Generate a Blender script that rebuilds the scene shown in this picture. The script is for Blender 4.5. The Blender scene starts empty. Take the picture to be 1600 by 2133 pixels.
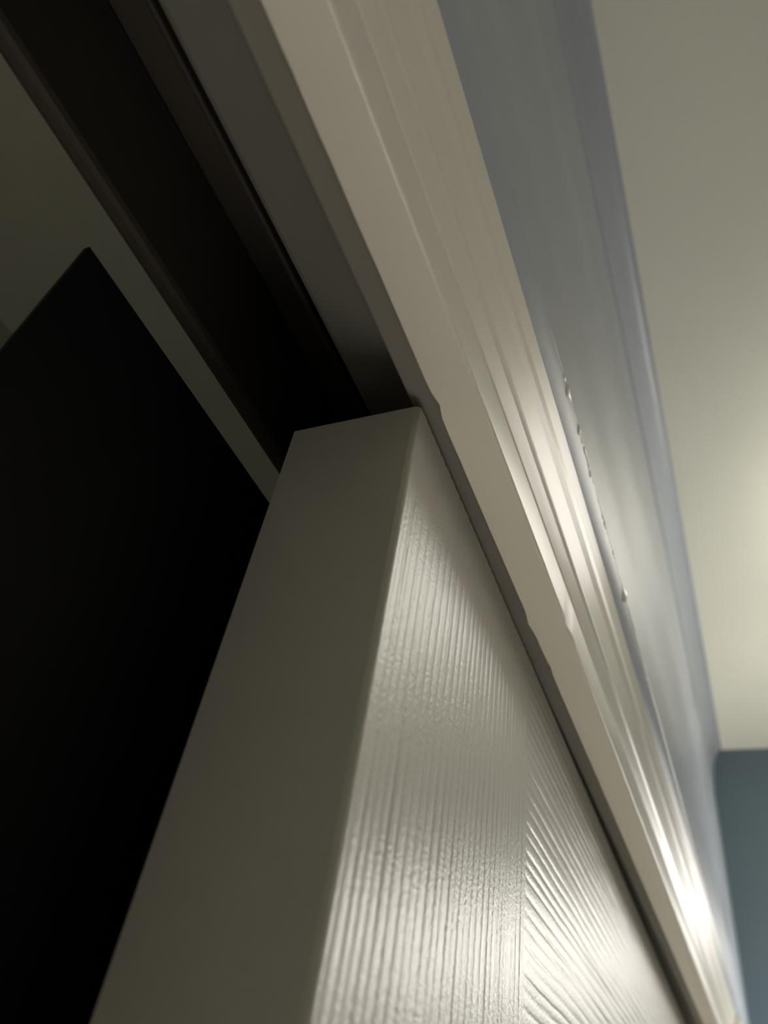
import bpy, bmesh, math, random
from mathutils import Matrix, Vector, noise

random.seed(7)
scene = bpy.context.scene
COL = scene.collection

# ------------------------------------------------------------------ camera
# X runs along the closet wall, +Y goes into the closet, Z is up
CZ = 1.76                               # lens height above the floor
FPX = 1556.8                             # focal length in pixels of a 1600x2133 frame
RX = (0.37250521, 0.66507518, 0.64723633)
RY = (-0.91619644, 0.15253168, 0.37056467)
RZ = (0.14772933, -0.73103289, 0.66615836)
cam_data = bpy.data.cameras.new('camera')
cam = bpy.data.objects.new('camera', cam_data)
COL.objects.link(cam)
right = Vector((RX[0], RY[0], RZ[0]))
up = -Vector((RX[1], RY[1], RZ[1]))
back = -Vector((RX[2], RY[2], RZ[2]))
m3 = Matrix((right, up, back)).transposed()
cam.matrix_world = Matrix.Translation((0, 0, CZ)) @ m3.to_4x4()
cam_data.sensor_fit = 'VERTICAL'
cam_data.sensor_height = 36.0
cam_data.sensor_width = 27.0
cam_data.lens = FPX / 2133.0 * 36.0
cam_data.clip_start = 0.005
cam_data.clip_end = 50
cam_data.dof.use_dof = True
cam_data.dof.focus_distance = 0.21
cam_data.dof.aperture_fstop = 12.0
scene.camera = cam

# ------------------------------------------------------------------ world, exposure
world = bpy.data.worlds.new('world')
scene.world = world
world.use_nodes = True
world.node_tree.nodes['Background'].inputs[0].default_value = (0.02, 0.022, 0.025, 1)
world.node_tree.nodes['Background'].inputs[1].default_value = 1.0
vs = scene.view_settings
vs.view_transform = 'Standard'
vs.look = 'None'
vs.gamma = 1.0
vs.use_curve_mapping = False
vs.exposure = 0.52

LAMP = Vector((1.15, -0.29, CZ + 0.30))      # centre of the rim of the bowl lamp
BOWL_GLOW = 5.8
INNER_GLOW = 1.5
DOME = Vector((0.78, -0.36, CZ + 0.637))      # middle of the ceiling lamp's glass dome
DOME_GLOW = 4.0
FILL_POS = (0.46, -0.38)                     # unseen fill light, added low to lift the dark parts
FILL_GLOW = 8.6
LAMP_COL = (1.0, 0.955, 0.885)

# ------------------------------------------------------------------ materials
def mat(name, col, rough=0.5, var=0.06, scale=8.0, bump=0.0, bscale=200.0, spec=0.5,
        metal=0.0, stretch=(1, 1, 1), coat=0.0):
    m = bpy.data.materials.new(name)
    m.use_nodes = True
    nt = m.node_tree
    n, l = nt.nodes, nt.links
    b = n['Principled BSDF']
    b.inputs['Roughness'].default_value = rough
    b.inputs['Metallic'].default_value = metal
    b.inputs['Specular IOR Level'].default_value = spec
    b.inputs['Coat Weight'].default_value = coat
    b.inputs['Coat Roughness'].default_value = 0.15
    tc = n.new('ShaderNodeTexCoord')
    mp = n.new('ShaderNodeMapping')
    mp.inputs['Scale'].default_value = stretch
    l.new(tc.outputs['Object'], mp.inputs['Vector'])
    nz = n.new('ShaderNodeTexNoise')
    nz.inputs['Scale'].default_value = scale
    nz.inputs['Detail'].default_value = 5
    l.new(mp.outputs[0], nz.inputs['Vector'])
    r = n.new('ShaderNodeValToRGB')
    r.color_ramp.elements[0].position = 0.3
    r.color_ramp.elements[1].position = 0.7
    r.color_ramp.elements[0].color = [c * (1 - var) for c in col] + [1]
    r.color_ramp.elements[1].color = [min(1, c * (1 + var)) for c in col] + [1]
    l.new(nz.outputs['Fac'], r.inputs[0])
    l.new(r.outputs[0], b.inputs['Base Color'])
    if bump > 0:
        nb = n.new('ShaderNodeTexNoise')
        nb.inputs['Scale'].default_value = bscale
        nb.inputs['Detail'].default_value = 4
        l.new(mp.outputs[0], nb.inputs['Vector'])
        bp = n.new('ShaderNodeBump')
        bp.inputs['Strength'].default_value = bump
        bp.inputs['Distance'].default_value = 0.001
        l.new(nb.outputs['Fac'], bp.inputs['Height'])
        l.new(bp.outputs[0], b.inputs['Normal'])
    return m

M = {}
M['ceiling'] = mat('cream_ceiling_paint', (0.72, 0.725, 0.64), 0.75, 0.03, 5, 0.25, 60)
M['wall'] = mat('blue_grey_wall_paint', (0.325, 0.355, 0.405), 0.40, 0.04, 6, 0.12, 70, spec=0.6)
M['endwall'] = mat('dark_blue_wall_paint', (0.085, 0.125, 0.15), 0.5, 0.04, 6, 0.12, 70)
M['trim'] = mat('cream_gloss_trim_paint', (0.70, 0.665, 0.585), 0.31, 0.03, 20, 0.05, 260, stretch=(0.15, 1, 1))
M['door'] = mat('white_satin_door_paint', (0.69, 0.665, 0.60), 0.31, 0.03, 12, 0.16, 900)
M['door_edge'] = M['door']
M['caulk'] = mat('white_caulk', (0.82, 0.81, 0.77), 0.12, 0.04, 60, 0.1, 300)
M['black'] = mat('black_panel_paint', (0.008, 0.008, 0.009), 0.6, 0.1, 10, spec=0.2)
M['track'] = mat('dark_steel', (0.045, 0.039, 0.032), 0.6, 0.2, 40, 0.1, 200, spec=0.12, metal=0.0, stretch=(0.05, 1, 1))
M['closet'] = mat('closet_grey_paint', (0.78, 0.78, 0.70), 0.7, 0.05, 6, 0.2, 60)
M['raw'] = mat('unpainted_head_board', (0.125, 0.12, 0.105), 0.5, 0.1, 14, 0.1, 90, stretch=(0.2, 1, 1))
M['rebate'] = mat('dark_rebate_paint', (0.20, 0.185, 0.16), 0.5, 0.1, 14, 0.1, 90, stretch=(0.2, 1, 1))  # even tone, darker than the trim paint
M['floor'] = mat('warm_wood_floor', (0.52, 0.48, 0.40), 0.4, 0.2, 6, 0.05, 60, stretch=(0.3, 3, 1))
M['roomwall'] = mat('cream_room_wall_paint', (0.74, 0.71, 0.64), 0.6, 0.03, 5, 0.1, 60)
M['brass'] = mat('brushed_nickel', (0.6, 0.57, 0.52), 0.3, 0.05, 30, metal=1.0)

def emis(name, col, strength):
    m = bpy.data.materials.new(name)
    m.use_nodes = True
    b = m.node_tree.nodes['Principled BSDF']
    b.inputs['Base Color'].default_value = (0.8, 0.78, 0.7, 1)
    b.inputs['Roughness'].default_value = 0.35
    b.inputs['Emission Color'].default_value = (*col, 1)
    b.inputs['Emission Strength'].default_value = strength
    return m
M['dome'] = emis('lit_dome_glass', LAMP_COL, DOME_GLOW)
M['shade'] = emis('fill_light_glow', (1.0, 0.96, 0.89), FILL_GLOW)  # glow of the added fill light
M['lining'] = emis('lit_white_lining', LAMP_COL, INNER_GLOW)
M['bowl'] = emis('lit_frosted_glass', LAMP_COL, BOWL_GLOW)

# ------------------------------------------------------------------ helpers
def link(name, bm, m, parent=None, smooth=False, recalc=True):
    me = bpy.data.meshes.new(name)
    if recalc:
        bmesh.ops.recalc_face_normals(bm, faces=bm.faces)
    bm.to_mesh(me)
    bm.free()
    me.materials.append(m)
    if smooth:
        for p in me.polygons:
            p.use_smooth = True
    o = bpy.data.objects.new(name, me)
    COL.objects.link(o)
    if parent:
        o.parent = parent
    return o

def tag(o, label=None, cat=None, group=None, kind=None):
    if label: o['label'] = label
    if cat: o['category'] = cat
    if group: o['group'] = group
    if kind: o['kind'] = kind
    return o

def empty(name, loc):
    o = bpy.data.objects.new(name, None)
    COL.objects.link(o)
    o.location = loc
    return o

def box(bm, x0, x1, y0, y1, z0, z1, bevel=0.0, seg=2):
    vs_ = [bm.verts.new((x, y, z)) for x in (x0, x1) for y in (y0, y1) for z in (z0, z1)]
    f = [(0, 1, 3, 2), (4, 6, 7, 5), (0, 4, 5, 1), (2, 3, 7, 6), (0, 2, 6, 4), (1, 5, 7, 3)]
    faces = [bm.faces.new([vs_[i] for i in q]) for q in f]
    if bevel > 0:
        ed = list({e for fc in faces for e in fc.edges})
        bmesh.ops.bevel(bm, geom=ed, offset=bevel, segments=seg, affect='EDGES', profile=0.5)

def boxobj(name, x0, x1, y0, y1, z0, z1, m, parent=None, bevel=0.0):
    bm = bmesh.new()
    off = parent.location if parent else Vector((0, 0, 0))
    box(bm, x0 - off.x, x1 - off.x, y0 - off.y, y1 - off.y, z0 - off.z, z1 - off.z, bevel)
    return link(name, bm, m, parent)

def round_profile(pts, radii, seg=5):
    """closed polygon in (y, z) with each corner rounded by its radius"""
    out = []
    n = len(pts)
    for i in range(n):
        p = Vector(pts[i]); a = Vector(pts[i - 1]); b = Vector(pts[(i + 1) % n])
        r = radii[i]
        if r <= 0:
            out.append(p); continue
        da, db = (a - p), (b - p)
        la, lb = da.length, db.length
        da.normalize(); db.normalize()
        ang = da.angle(db)
        d = min(r / math.tan(ang / 2), la * 0.48, lb * 0.48)
        p0, p2 = p + da * d, p + db * d
        for k in range(seg + 1):
            t = k / seg
            out.append(p0 * (1 - t) ** 2 + p * 2 * t * (1 - t) + p2 * t * t)
    return out

def extrude_x(name, prof, x0, x1, m, nx=1, jitter=None, smooth_angle=40, parent=None):
    """closed (y, z above lens) profile drawn along X; jitter(x, i) -> (dy, dz)"""
    bm = bmesh.new()
    rings = []
    for k in range(nx + 1):
        x = x0 + (x1 - x0) * k / nx
        ring = []
        for i, p in enumerate(prof):
            dy, dz = jitter(x, i, p) if jitter else (0, 0)
            ring.append(bm.verts.new((x, p[0] + dy, CZ + p[1] + dz)))
        rings.append(ring)
    n = len(prof)
    for k in range(nx):
        for i in range(n):
            j = (i + 1) % n
            bm.faces.new((rings[k][i], rings[k][j], rings[k + 1][j], rings[k + 1][i]))
    bm.faces.new(rings[0]); bm.faces.new(list(reversed(rings[-1])))
    bmesh.ops.recalc_face_normals(bm, faces=bm.faces)
    me = bpy.data.meshes.new(name)
    for f in bm.faces:
        f.smooth = True
    for e in bm.edges:
        if len(e.link_faces) == 2 and e.calc_face_angle(0) > math.radians(smooth_angle):
            e.smooth = False
    bm.to_mesh(me); bm.free()
    me.materials.append(m)
    o = bpy.data.objects.new(name, me)
    COL.objects.link(o)
    if parent:
        o.parent = parent
    return o

# ------------------------------------------------------------------ the setting
WY = 0.0300                 # room face of the closet wall
HC = 0.70                   # ceiling above lens
ZC = CZ + HC
XE = 2.053 * HC             # end wall
OX0, OX1 = -0.70, 1.0     # closet opening
RX0, RY0 = -1.9, -2.6       # rest of the room
HEAD = 0.195                # wall above opening starts here (above lens)

tag(boxobj('floor', RX0 - .1, XE + .1, RY0 - .1, 0.12, -0.1, 0.0, M['floor']), 'warm wood floor of the room and closet', kind='structure')
tag(boxobj('ceiling', RX0 - .1, XE + .1, RY0 - .1, 0.14, ZC, ZC + 0.1, M['ceiling']), 'cream painted ceiling of the lit room', kind='structure')
tag(boxobj('wall_end', XE, XE + 0.1, RY0 - .1, 0.14, 0, ZC, M['endwall']), 'dark blue end wall under the ceiling', kind='structure')
tag(boxobj('wall_left', RX0 - .1, RX0, RY0 - .1, 0.14, 0, ZC, M['endwall']), 'dark blue wall at the near end of the room', kind='structure')
tag(boxobj('wall_opposite', RX0, XE, RY0 - .1, RY0, 0, ZC, M['roomwall']), 'cream wall facing the closet', kind='structure')

# wall above the opening: hand-trowelled, so its face waves a little up its height
def wavy_wall(name, x0, x1, h0, h1, m):
    bm = bmesh.new()
    nh = 160
    nx = 24
    rows = []
    for k in range(nh + 1):
        u = k / nh
        h = h0 + (h1 - h0) * u ** 2.2
        row = []
        for i in range(nx + 1):
            x = x0 + (x1 - x0) * i / nx
            t = WY / max(h, 0.05)
            y = WY + 0.0011 * math.sin(h * 46 + 0.6 * math.sin(h * 9)) * min(1, max(0, (h - h0) / 0.05)) \
                + 0.0031 * max(0, 1 - (h - h0) / 0.013) ** 2 + 0.0004 * noise.noise((x * 2.0, h * 14, 3))
            row.append(bm.verts.new((x, y, CZ + h)))
        rows.append(row)
    for k in range(nh):
        for i in range(nx):
            bm.faces.new((rows[k][i], rows[k][i + 1], rows[k + 1][i + 1], rows[k + 1][i]))
    # back and edges
    b0 = [bm.verts.new((x0, 0.085, CZ + h0)), bm.verts.new((x1, 0.085, CZ + h0)),
          bm.verts.new((x1, 0.085, CZ + h1)), bm.verts.new((x0, 0.085, CZ + h1))]
    bm.faces.new(b0)
    bm.faces.new(rows[0] + [b0[1], b0[0]])
    bm.faces.new(list(reversed(rows[-1])) + [b0[3], b0[2]])
    bm.faces.new([r[0] for r in reversed(rows)] + [b0[0], b0[3]])
    bm.faces.new([r[-1] for r in rows] + [b0[2], b0[1]])
    o = link(name, bm, m)
    for p in o.data.polygons:
        p.use_smooth = len(p.vertices) == 4 and p.area < 0.05
    return o

tag(wavy_wall('wall_front', OX0 - 0.05, OX1 + 0.05, HEAD - 0.0012, HC, M['wall']), 'blue grey painted wall above the closet opening', kind='structure')
tag(boxobj('wall_right', OX1 + 0.05, XE, WY, 0.12, 0, ZC, M['wall']), 'blue grey wall between closet and end wall', kind='structure')
tag(boxobj('wall_near', RX0, OX0 - 0.05, WY, 0.12, 0, ZC, M['wall']), 'blue grey wall beside the closet opening', kind='structure')

# closet interior
CB = 0.72
tag(boxobj('wall_closet_back', OX0 - 0.2, OX1 + 0.3, CB, CB + 0.05, 0, ZC, M['closet']), 'dim grey green back wall inside the closet', kind='structure')
tag(boxobj('wall_closet_left', OX0 - 0.25, OX0 - 0.2, 0.12, CB + 0.05, 0, ZC, M['closet']), 'side wall inside the closet', kind='structure')
tag(boxobj('wall_closet_right', OX1 + 0.3, OX1 + 0.35, 0.12, CB + 0.05, 0, ZC, M['closet']), 'far side wall inside the closet', kind='structure')
tag(boxobj('ceiling_closet', OX0 - 0.25, OX1 + 0.35, 0.12, CB + 0.05, ZC, ZC + 0.1, M['closet']), 'ceiling inside the closet', kind='structure')

tag(boxobj('floor_closet', OX0 - 0.25, OX1 + 0.35, 0.12, CB + 0.05, -0.1, 0.0, M['closet']), 'pale floor inside the closet', kind='structure')
# side linings of the opening
tag(boxobj('trim_5', OX1, OX1 + 0.05, 0.030, 0.16, 0, CZ + 0.19, M['trim'], bevel=0.001), 'cream side lining where the closet doors end', kind='structure')
tag(boxobj('trim_6', OX0 - 0.05, OX0, 0.030, 0.16, 0, CZ + 0.19, M['trim'], bevel=0.001), 'cream side lining of the open half', kind='structure')

# ---- header trim: stop board, then stepped casing, then caulk against the wall
def chips(x, y, z, spots):
    d = 0
    for sx, w, dep in spots:
        d += dep * math.exp(-((x - sx) / w) ** 2)
    return d

stop_prof = round_profile([(0.0540, 0.1475), (0.0540, 0.190), (0.0452, 0.190), (0.0452, 0.1600), (0.0414, 0.15995), (0.0421, 0.1475)],
                          [0.0005, 0, 0, 0, 0.0002, 0.0011])
def stop_jit(x, i, p):
    dz = 0.00018 * noise.noise((x * 9, 0, 1))
    dy = 0.00012 * noise.noise((x * 14, 2, 1))
    if p[1] < 0.150 and p[0] > 0.05:      # knocks along the back arris
        dy -= chips(x, 0, 0, [(0.1085, 0.0022, 0.0011), (0.207, 0.004, -0.0008), (0.235, 0.003, 0.0005)])
        dy -= 0.0002 * max(0, noise.noise((x * 120, 7, 1)))
    if p[1] < 0.1525 and p[0] < 0.046:
        dy += chips(x, 0, 0, [(0.2115, 0.0028, 0.0008), (0.217, 0.002, -0.0005)])
        dy += 0.00008 * noise.noise((x * 60, 11, 1))
    return dy, dz
tag(extrude_x('trim_1', stop_prof, OX0, OX1, M['trim'], 420, stop_jit), 'cream stop board along the closet head', kind='structure')

casing_prof = round_profile([(0.0450, 0.215), (0.0450, 0.1605), (0.0416, 0.1600), (0.0411, 0.1603), (0.0392, 0.1668),
                             (0.0384, 0.1684), (0.0387, 0.1706), (0.0366, 0.1800), (0.0354, 0.1836), (0.0349, 0.1876),
                             (0.0337, 0.1918), (0.0331, 0.1936), (0.0336, 0.1956), (0.0336, 0.215)],
                            [0, 0, 0.0003, 0.0003, 0.001, 0.0008, 0.001, 0.002, 0.0015, 0.002, 0.001, 0.0008, 0.0004, 0])
def casing_jit(x, i, p):
    return 0.00012 * noise.noise((x * 5, 0, 5)), 0.0002 * noise.noise((x * 7, 0, 9))
tag(extrude_x('trim_2', casing_prof, OX0, OX1, M['trim'], 160, casing_jit), 'stepped cream casing strip above the stop board', kind='structure')

# ragged caulk bead between casing and wall
bm = bmesh.new()
rings = []
NX = 1500
BX0, BX1 = 0.132, OX1
for k in range(NX + 1):
    x = BX0 + (BX1 - BX0) * (k / NX) ** 1.5
    on = max(0.0, min(1.0, (x - 0.134) / 0.02))
    rag = on if x < 0.27 else max(0.15, 1 - (x - 0.27) / 0.03)
    a = 0.0008 * (1 - rag) * max(0.15, 1 - max(0, x - 0.40) / 0.2) + rag * 0.0032 * max(0.0, noise.noise((x * 105, 1, 4)) + 0.05 + 0.35 * noise.noise((x * 380, 6, 4)))
    a = max(0.00008, a) * (0.05 + 0.95 * on)
    cy = WY + 0.0001 + rag * 0.0002 * noise.noise((x * 110, 9, 2))
    cz = HEAD + 0.0095 + rag * 0.0016 * noise.noise((x * 85, 4, 7))
    ring = []
    for i in range(8):
        t = i * math.pi / 4
        ring.append(bm.verts.new((x, cy + (0.0003 + 0.42 * a) * math.cos(t), CZ + cz + 1.9 * a * math.sin(t))))
    rings.append(ring)
for k in range(NX):
    for i in range(8):
        bm.faces.new((rings[k][i], rings[k][(i + 1) % 8], rings[k + 1][(i + 1) % 8], rings[k + 1][i]))
bm.faces.new(rings[0]); bm.faces.new(rings[-1])
o = link('trim_4', bm, M['caulk'], smooth=True)
tag(o, 'ragged white caulk bead between casing and wall', kind='structure')

# small cornice bead under the ceiling
CW, CH = 0.023, 0.075
corn = [(WY + 0.004, HC), (WY + 0.004, HC - CH)] + [(WY - 0.0012 - (CW - 0.0012) * (1 - math.cos(k / 14 * math.pi / 2)),
         HC - CH + CH * math.sin(k / 14 * math.pi / 2)) for k in range(14)] + [(WY - CW, HC - 0.0005), (WY - CW, HC)]
tag(extrude_x('trim_3', corn, RX0, XE, M['wall'], 1), 'slim blue grey cove along the ceiling', kind='structure')

# baseboards
tag(boxobj('baseboard_end', XE - 0.014, XE, RY0, WY, 0, 0.09, M['trim'], bevel=0.002), 'cream baseboard on the end wall', kind='structure')
tag(boxobj('baseboard_right', OX1 + 0.05, XE - 0.014, WY - 0.014, WY, 0, 0.09, M['trim'], bevel=0.002), 'cream baseboard beside the closet', kind='structure')
tag(boxobj('baseboard_opposite', RX0, XE - 0.014, RY0, RY0 + 0.014, 0, 0.09, M['trim'], bevel=0.002), 'cream baseboard on the wall facing the closet', kind='structure')

# head board and track inside the closet head
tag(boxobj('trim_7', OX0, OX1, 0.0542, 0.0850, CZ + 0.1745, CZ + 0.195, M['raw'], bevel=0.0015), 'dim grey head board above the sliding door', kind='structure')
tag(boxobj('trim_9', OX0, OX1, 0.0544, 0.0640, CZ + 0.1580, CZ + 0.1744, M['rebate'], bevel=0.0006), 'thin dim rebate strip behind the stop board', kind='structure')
tr = empty('sliding_door_track', (0, 0.104, CZ + 0.17))
tag(tr, 'dark metal double track above the sliding doors', 'track')
TILT = 0.016                # the white door hangs slightly out of line with the wall
def tp(name, y0, y1, h0, h1, bev=0.0008):
    return boxobj(name, OX0 + 0.002, OX1 - 0.002, y0, y1, CZ + h0, CZ + h1, M['track'], tr, bev)
tp('track_plate', 0.0855, 0.1480, 0.2130, 0.2170)
tp('track_lip', 0.0975, 0.0995, 0.198, 0.213)
tp('track_rail', 0.0905, 0.0960, 0.202, 0.205)
tp('track_lip', 0.1150, 0.1210, 0.1668, 0.213, 0.002)
tag(boxobj('trim_8', OX0, OX1, 0.0855, 0.152, CZ + 0.2175, CZ + 0.26, M['raw']), 'wooden lintel over the track', kind='structure')

# ------------------------------------------------------------------ white sliding door with embossed grain
DX0, DX1 = 0.1130, 0.985
DY0, DY1 = 0.0602, 0.0982
DT = 0.1540
ST = 0.126
door = empty('sliding_closet_door', (DX0, DY0, 0.012))
tag(door, 'white sliding closet door with embossed wood grain, nearest the room', 'door')

def make_grooves(length, seed):
    rnd = random.Random(seed)
    g = []
    s = 0.0022
    while s < length:
        g.append((s, rnd.uniform(0.7, 1.2), rnd.uniform(0.0006, 0.0010)))
        s += rnd.uniform(0.0034, 0.0052)
    return g

def groove_depth(s, l, grooves, seed):
    """s across the grain, l along it; metres in, metres of depth out"""
    d = 0.0
    w = 0.0011 * noise.noise((l * 11, seed, s * 7)) + 0.0003 * noise.noise((l * 60, seed, s * 40))
    for k, (p, a, wd) in enumerate(grooves):
        q = s + w - p
        if abs(q) < 0.004:
            f = 0.65 + 0.5 * noise.noise((l * 25, k * 3.7, seed))
            d += a * f * math.exp(-(q / wd) ** 2)
    return -d * 0.00025 + 0.000025 * noise.noise((s * 260, l * 70, seed))

def grain_slab(name, x0, x1, z0, z1, along, seed, fine_lo, parent, edge_round_left=False):
    """full-thickness door member, its room face embossed; fine sampling above height fine_lo"""
    off = parent.location
    ns = 330 if along == 'z' else 300
    bm = bmesh.new()
    if along == 'z':
        xs = [x0 + (x1 - x0) * i / 330 for i in range(331)]
        zs = [z0 + (fine_lo - z0) * i / 24 for i in range(24)] + [fine_lo + (z1 - fine_lo) * i / 110 for i in range(111)]
        gr = make_grooves(x1 - x0, seed)
    else:
        xs = [x0 + (x1 - x0) * (i / 150) for i in range(151)]
        zs = [z0 + (z1 - z0) * i / 320 for i in range(321)]
        gr = make_grooves(z1 - z0, seed)
    grid = []
    for z in zs:
        row = []
        for x in xs:
            s, l = (x - x0, z) if along == 'z' else (z - z0, x)
            fade = min(1.0, ((x1 - x) if along == 'z' else min(x - x0, x1 - x)) / 0.003)
            y = DY0 + 0.00005 + (-groove_depth(s, l, gr, seed) - 0.00005) * fade
            if edge_round_left:
                e = (x - x0)
                if e < 0.0016:
                    y += 0.0016 - math.sqrt(max(0, 0.0016 ** 2 - (0.0016 - e) ** 2))
            row.append(bm.verts.new((x - off.x, y - off.y, z - off.z)))
        grid.append(row)
    for k in range(len(zs) - 1):
        for i in range(len(xs) - 1):
            f = bm.faces.new((grid[k][i], grid[k][i + 1], grid[k + 1][i + 1], grid[k + 1][i]))
            f.smooth = True
    yb = DY1 - off.y
    b = [bm.verts.new((x - off.x, yb, z - off.z)) for x, z in ((x0, z0), (x1, z0), (x1, z1), (x0, z1))]
    bm.faces.new(list(reversed(b)))
    bm.faces.new(list(reversed(grid[0])) + [b[0], b[1]])
    bm.faces.new(grid[-1] + [b[2], b[3]])
    bm.faces.new([r[0] for r in grid] + [b[3], b[0]])
    bm.faces.new([r[-1] for r in reversed(grid)] + [b[1], b[2]])
    bmesh.ops.recalc_face_normals(bm, faces=bm.faces)
    bm.normal_update()
    for e in bm.edges:
        if len(e.link_faces) == 2 and e.calc_face_angle(0) > math.radians(50):
            e.smooth = False
    return link(name, bm, M['door'], parent)

ZT = CZ + DT
grain_slab('stile', DX0, DX0 + ST, 0.012, ZT, 'z', 3, CZ - 0.10, door, True)
boxobj('stile', DX1 - ST, DX1, DY0, DY1, 0.012, ZT, M['door'], door, 0.0008)
grain_slab('top_rail', DX0 + ST, DX1 - ST, ZT - 0.125, ZT, 'x', 8, 0, door)
boxobj('middle_rail', DX0 + ST, DX1 - ST, DY0, DY1, 0.92, 1.08, M['door'], door, 0.0008)
boxobj('bottom_rail', DX0 + ST, DX1 - ST, DY0, DY1, 0.012, 0.22, M['door'], door, 0.0008)
def panel(z0, z1):
    x0, x1 = DX0 + ST - 0.004, DX1 - ST + 0.004
    bm = bmesh.new()
    off = door.location
    rings = []
    for ins, y in ((0.0, DY0 + 0.001), (0.010, DY0 + 0.007), (0.022, DY0 + 0.009), (0.045, DY0 + 0.003)):
        rings.append([bm.verts.new((x - off.x, y - off.y, z - off.z)) for x, z in
                      ((x0 + ins, z0 + ins), (x1 - ins, z0 + ins), (x1 - ins, z1 - ins), (x0 + ins, z1 - ins))])
    bk = [bm.verts.new((x - off.x, DY1 - 0.004 - off.y, z - off.z)) for x, z in ((x0, z0), (x1, z0), (x1, z1), (x0, z1))]
    for a, b in zip(rings[:-1], rings[1:]):
        for i in range(4):
            bm.faces.new((a[i], a[(i + 1) % 4], b[(i + 1) % 4], b[i]))
    bm.faces.new(rings[-1])
    for i in range(4):
        bm.faces.new((bk[i], bk[(i + 1) % 4], rings[0][(i + 1) % 4], rings[0][i]))
    bm.faces.new(list(reversed(bk)))
    link('panel', bm, M['door'], door)
panel(1.076, ZT - 0.121)
panel(0.216, 0.924)
for hx in (0.10, 0.66):
    boxobj('hanger', DX0 + hx, DX0 + hx + 0.03, 0.088, 0.0900, ZT - 0.03, CZ + 0.186, M['track'], door, 0.0008)

door.rotation_euler.z = TILT

# black rear panel
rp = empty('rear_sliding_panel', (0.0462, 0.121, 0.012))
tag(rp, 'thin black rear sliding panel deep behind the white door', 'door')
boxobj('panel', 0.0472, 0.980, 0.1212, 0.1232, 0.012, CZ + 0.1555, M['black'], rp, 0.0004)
for hx in (0.30, 0.70):
    boxobj('hanger', 0.0462 + hx, 0.0462 + hx + 0.03, 0.1234, 0.1262, CZ + 0.10, CZ + 0.195, M['track'], rp, 0.0005)

# ------------------------------------------------------------------ bowl lamp beside the closet
def lathe(name, prof, m, parent, seg=32):
    bm = bmesh.new()
    prev = None
    for r, z in prof:
        ring = [bm.verts.new((r * math.cos(2 * math.pi * i / seg), r * math.sin(2 * math.pi * i / seg), z)) for i in range(seg)]
        if prev:
            for i in range(seg):
                bm.faces.new((prev[i], prev[(i + 1) % seg], ring[(i + 1) % seg], ring[i]))
        prev = ring
    bmesh.ops.remove_doubles(bm, verts=bm.verts, dist=1e-5)
    return link(name, bm, m, parent, smooth=True)

fl = empty('bowl_floor_lamp', (LAMP.x, LAMP.y, 0))
tag(fl, 'tall floor lamp with lit frosted glass bowl open to the ceiling', 'lamp')
RB, DB = 0.180, 0.13
lathe('base', [(0.0001, 0.0), (0.125, 0.0), (0.125, 0.012), (0.10, 0.022), (0.02, 0.03), (0.0001, 0.03)], M['brass'], fl)
lathe('pole', [(0.0001, 0.028), (0.011, 0.028), (0.011, LAMP.z - DB - 0.012), (0.0001, LAMP.z - DB - 0.012)], M['brass'], fl, 16)
lathe('collar', [(0.0001, LAMP.z - DB - 0.03), (0.02, LAMP.z - DB - 0.03), (0.035, LAMP.z - DB + 0.002), (0.0001, LAMP.z - DB + 0.002)], M['brass'], fl)
outer = [(max(0.0001, RB * math.sin(k / 14 * math.pi / 2)), LAMP.z - DB * math.cos(k / 14 * math.pi / 2)) for k in range(15)]
inner = [(max(0.0001, r - 0.004) if r > 0.01 else r, z + (0.004 if z < LAMP.z - 0.004 else 0)) for r, z in reversed(outer)]
lathe('bowl', outer + inner, M['bowl'], fl, 48)
lathe('bowl_lining', [(max(0.0001, r - 0.006), z + 0.006) for r, z in outer[:-1]], M['lining'], fl, 48)

# ------------------------------------------------------------------ ceiling lamp in front of the closet
cl = empty('ceiling_lamp', (DOME.x, DOME.y, ZC))
tag(cl, 'round ceiling lamp with lit frosted dome', 'lamp')
dz = DOME.z - ZC
lathe('ceiling_plate', [(0.0001, 0.0), (0.09, 0.0), (0.09, -0.01), (0.06, -0.03), (0.05, dz + 0.045), (0.0001, dz + 0.045)], M['brass'], cl)
lathe('glass_dome', [(max(0.0001, 0.165 * math.sin(math.pi * k / 20)), dz + 0.055 * -math.cos(math.pi * k / 20)) for k in range(21)], M['dome'], cl, 40)
lathe('finial', [(0.0001, dz - 0.072), (0.008, dz - 0.068), (0.010, dz - 0.058), (0.0001, dz - 0.052)], M['brass'], cl, 16)

# ------------------------------------------------------------------ added low fill light in front of the closet
sl = empty('fill_light', (FILL_POS[0], FILL_POS[1], 0))
tag(sl, 'added unseen fill light shaped as a squat drum lamp', 'lamp')
lathe('base', [(0.0001, 0.0), (0.13, 0.0), (0.13, 0.014), (0.05, 0.03), (0.03, 0.06), (0.07, 0.16), (0.075, 0.22), (0.03, 0.32), (0.0001, 0.32)], M['brass'], sl)
lathe('pole', [(0.0001, 0.31), (0.010, 0.31), (0.010, 0.56), (0.0001, 0.56)], M['brass'], sl, 16)
lathe('fill_drum', [(0.21, 0.40), (0.15, 0.68), (0.147, 0.68), (0.207, 0.40), (0.21, 0.40)], M['shade'], sl, 40)
lathe('socket', [(0.0001, 0.54), (0.018, 0.54), (0.022, 0.58), (0.0001, 0.60)], M['brass'], sl, 16)
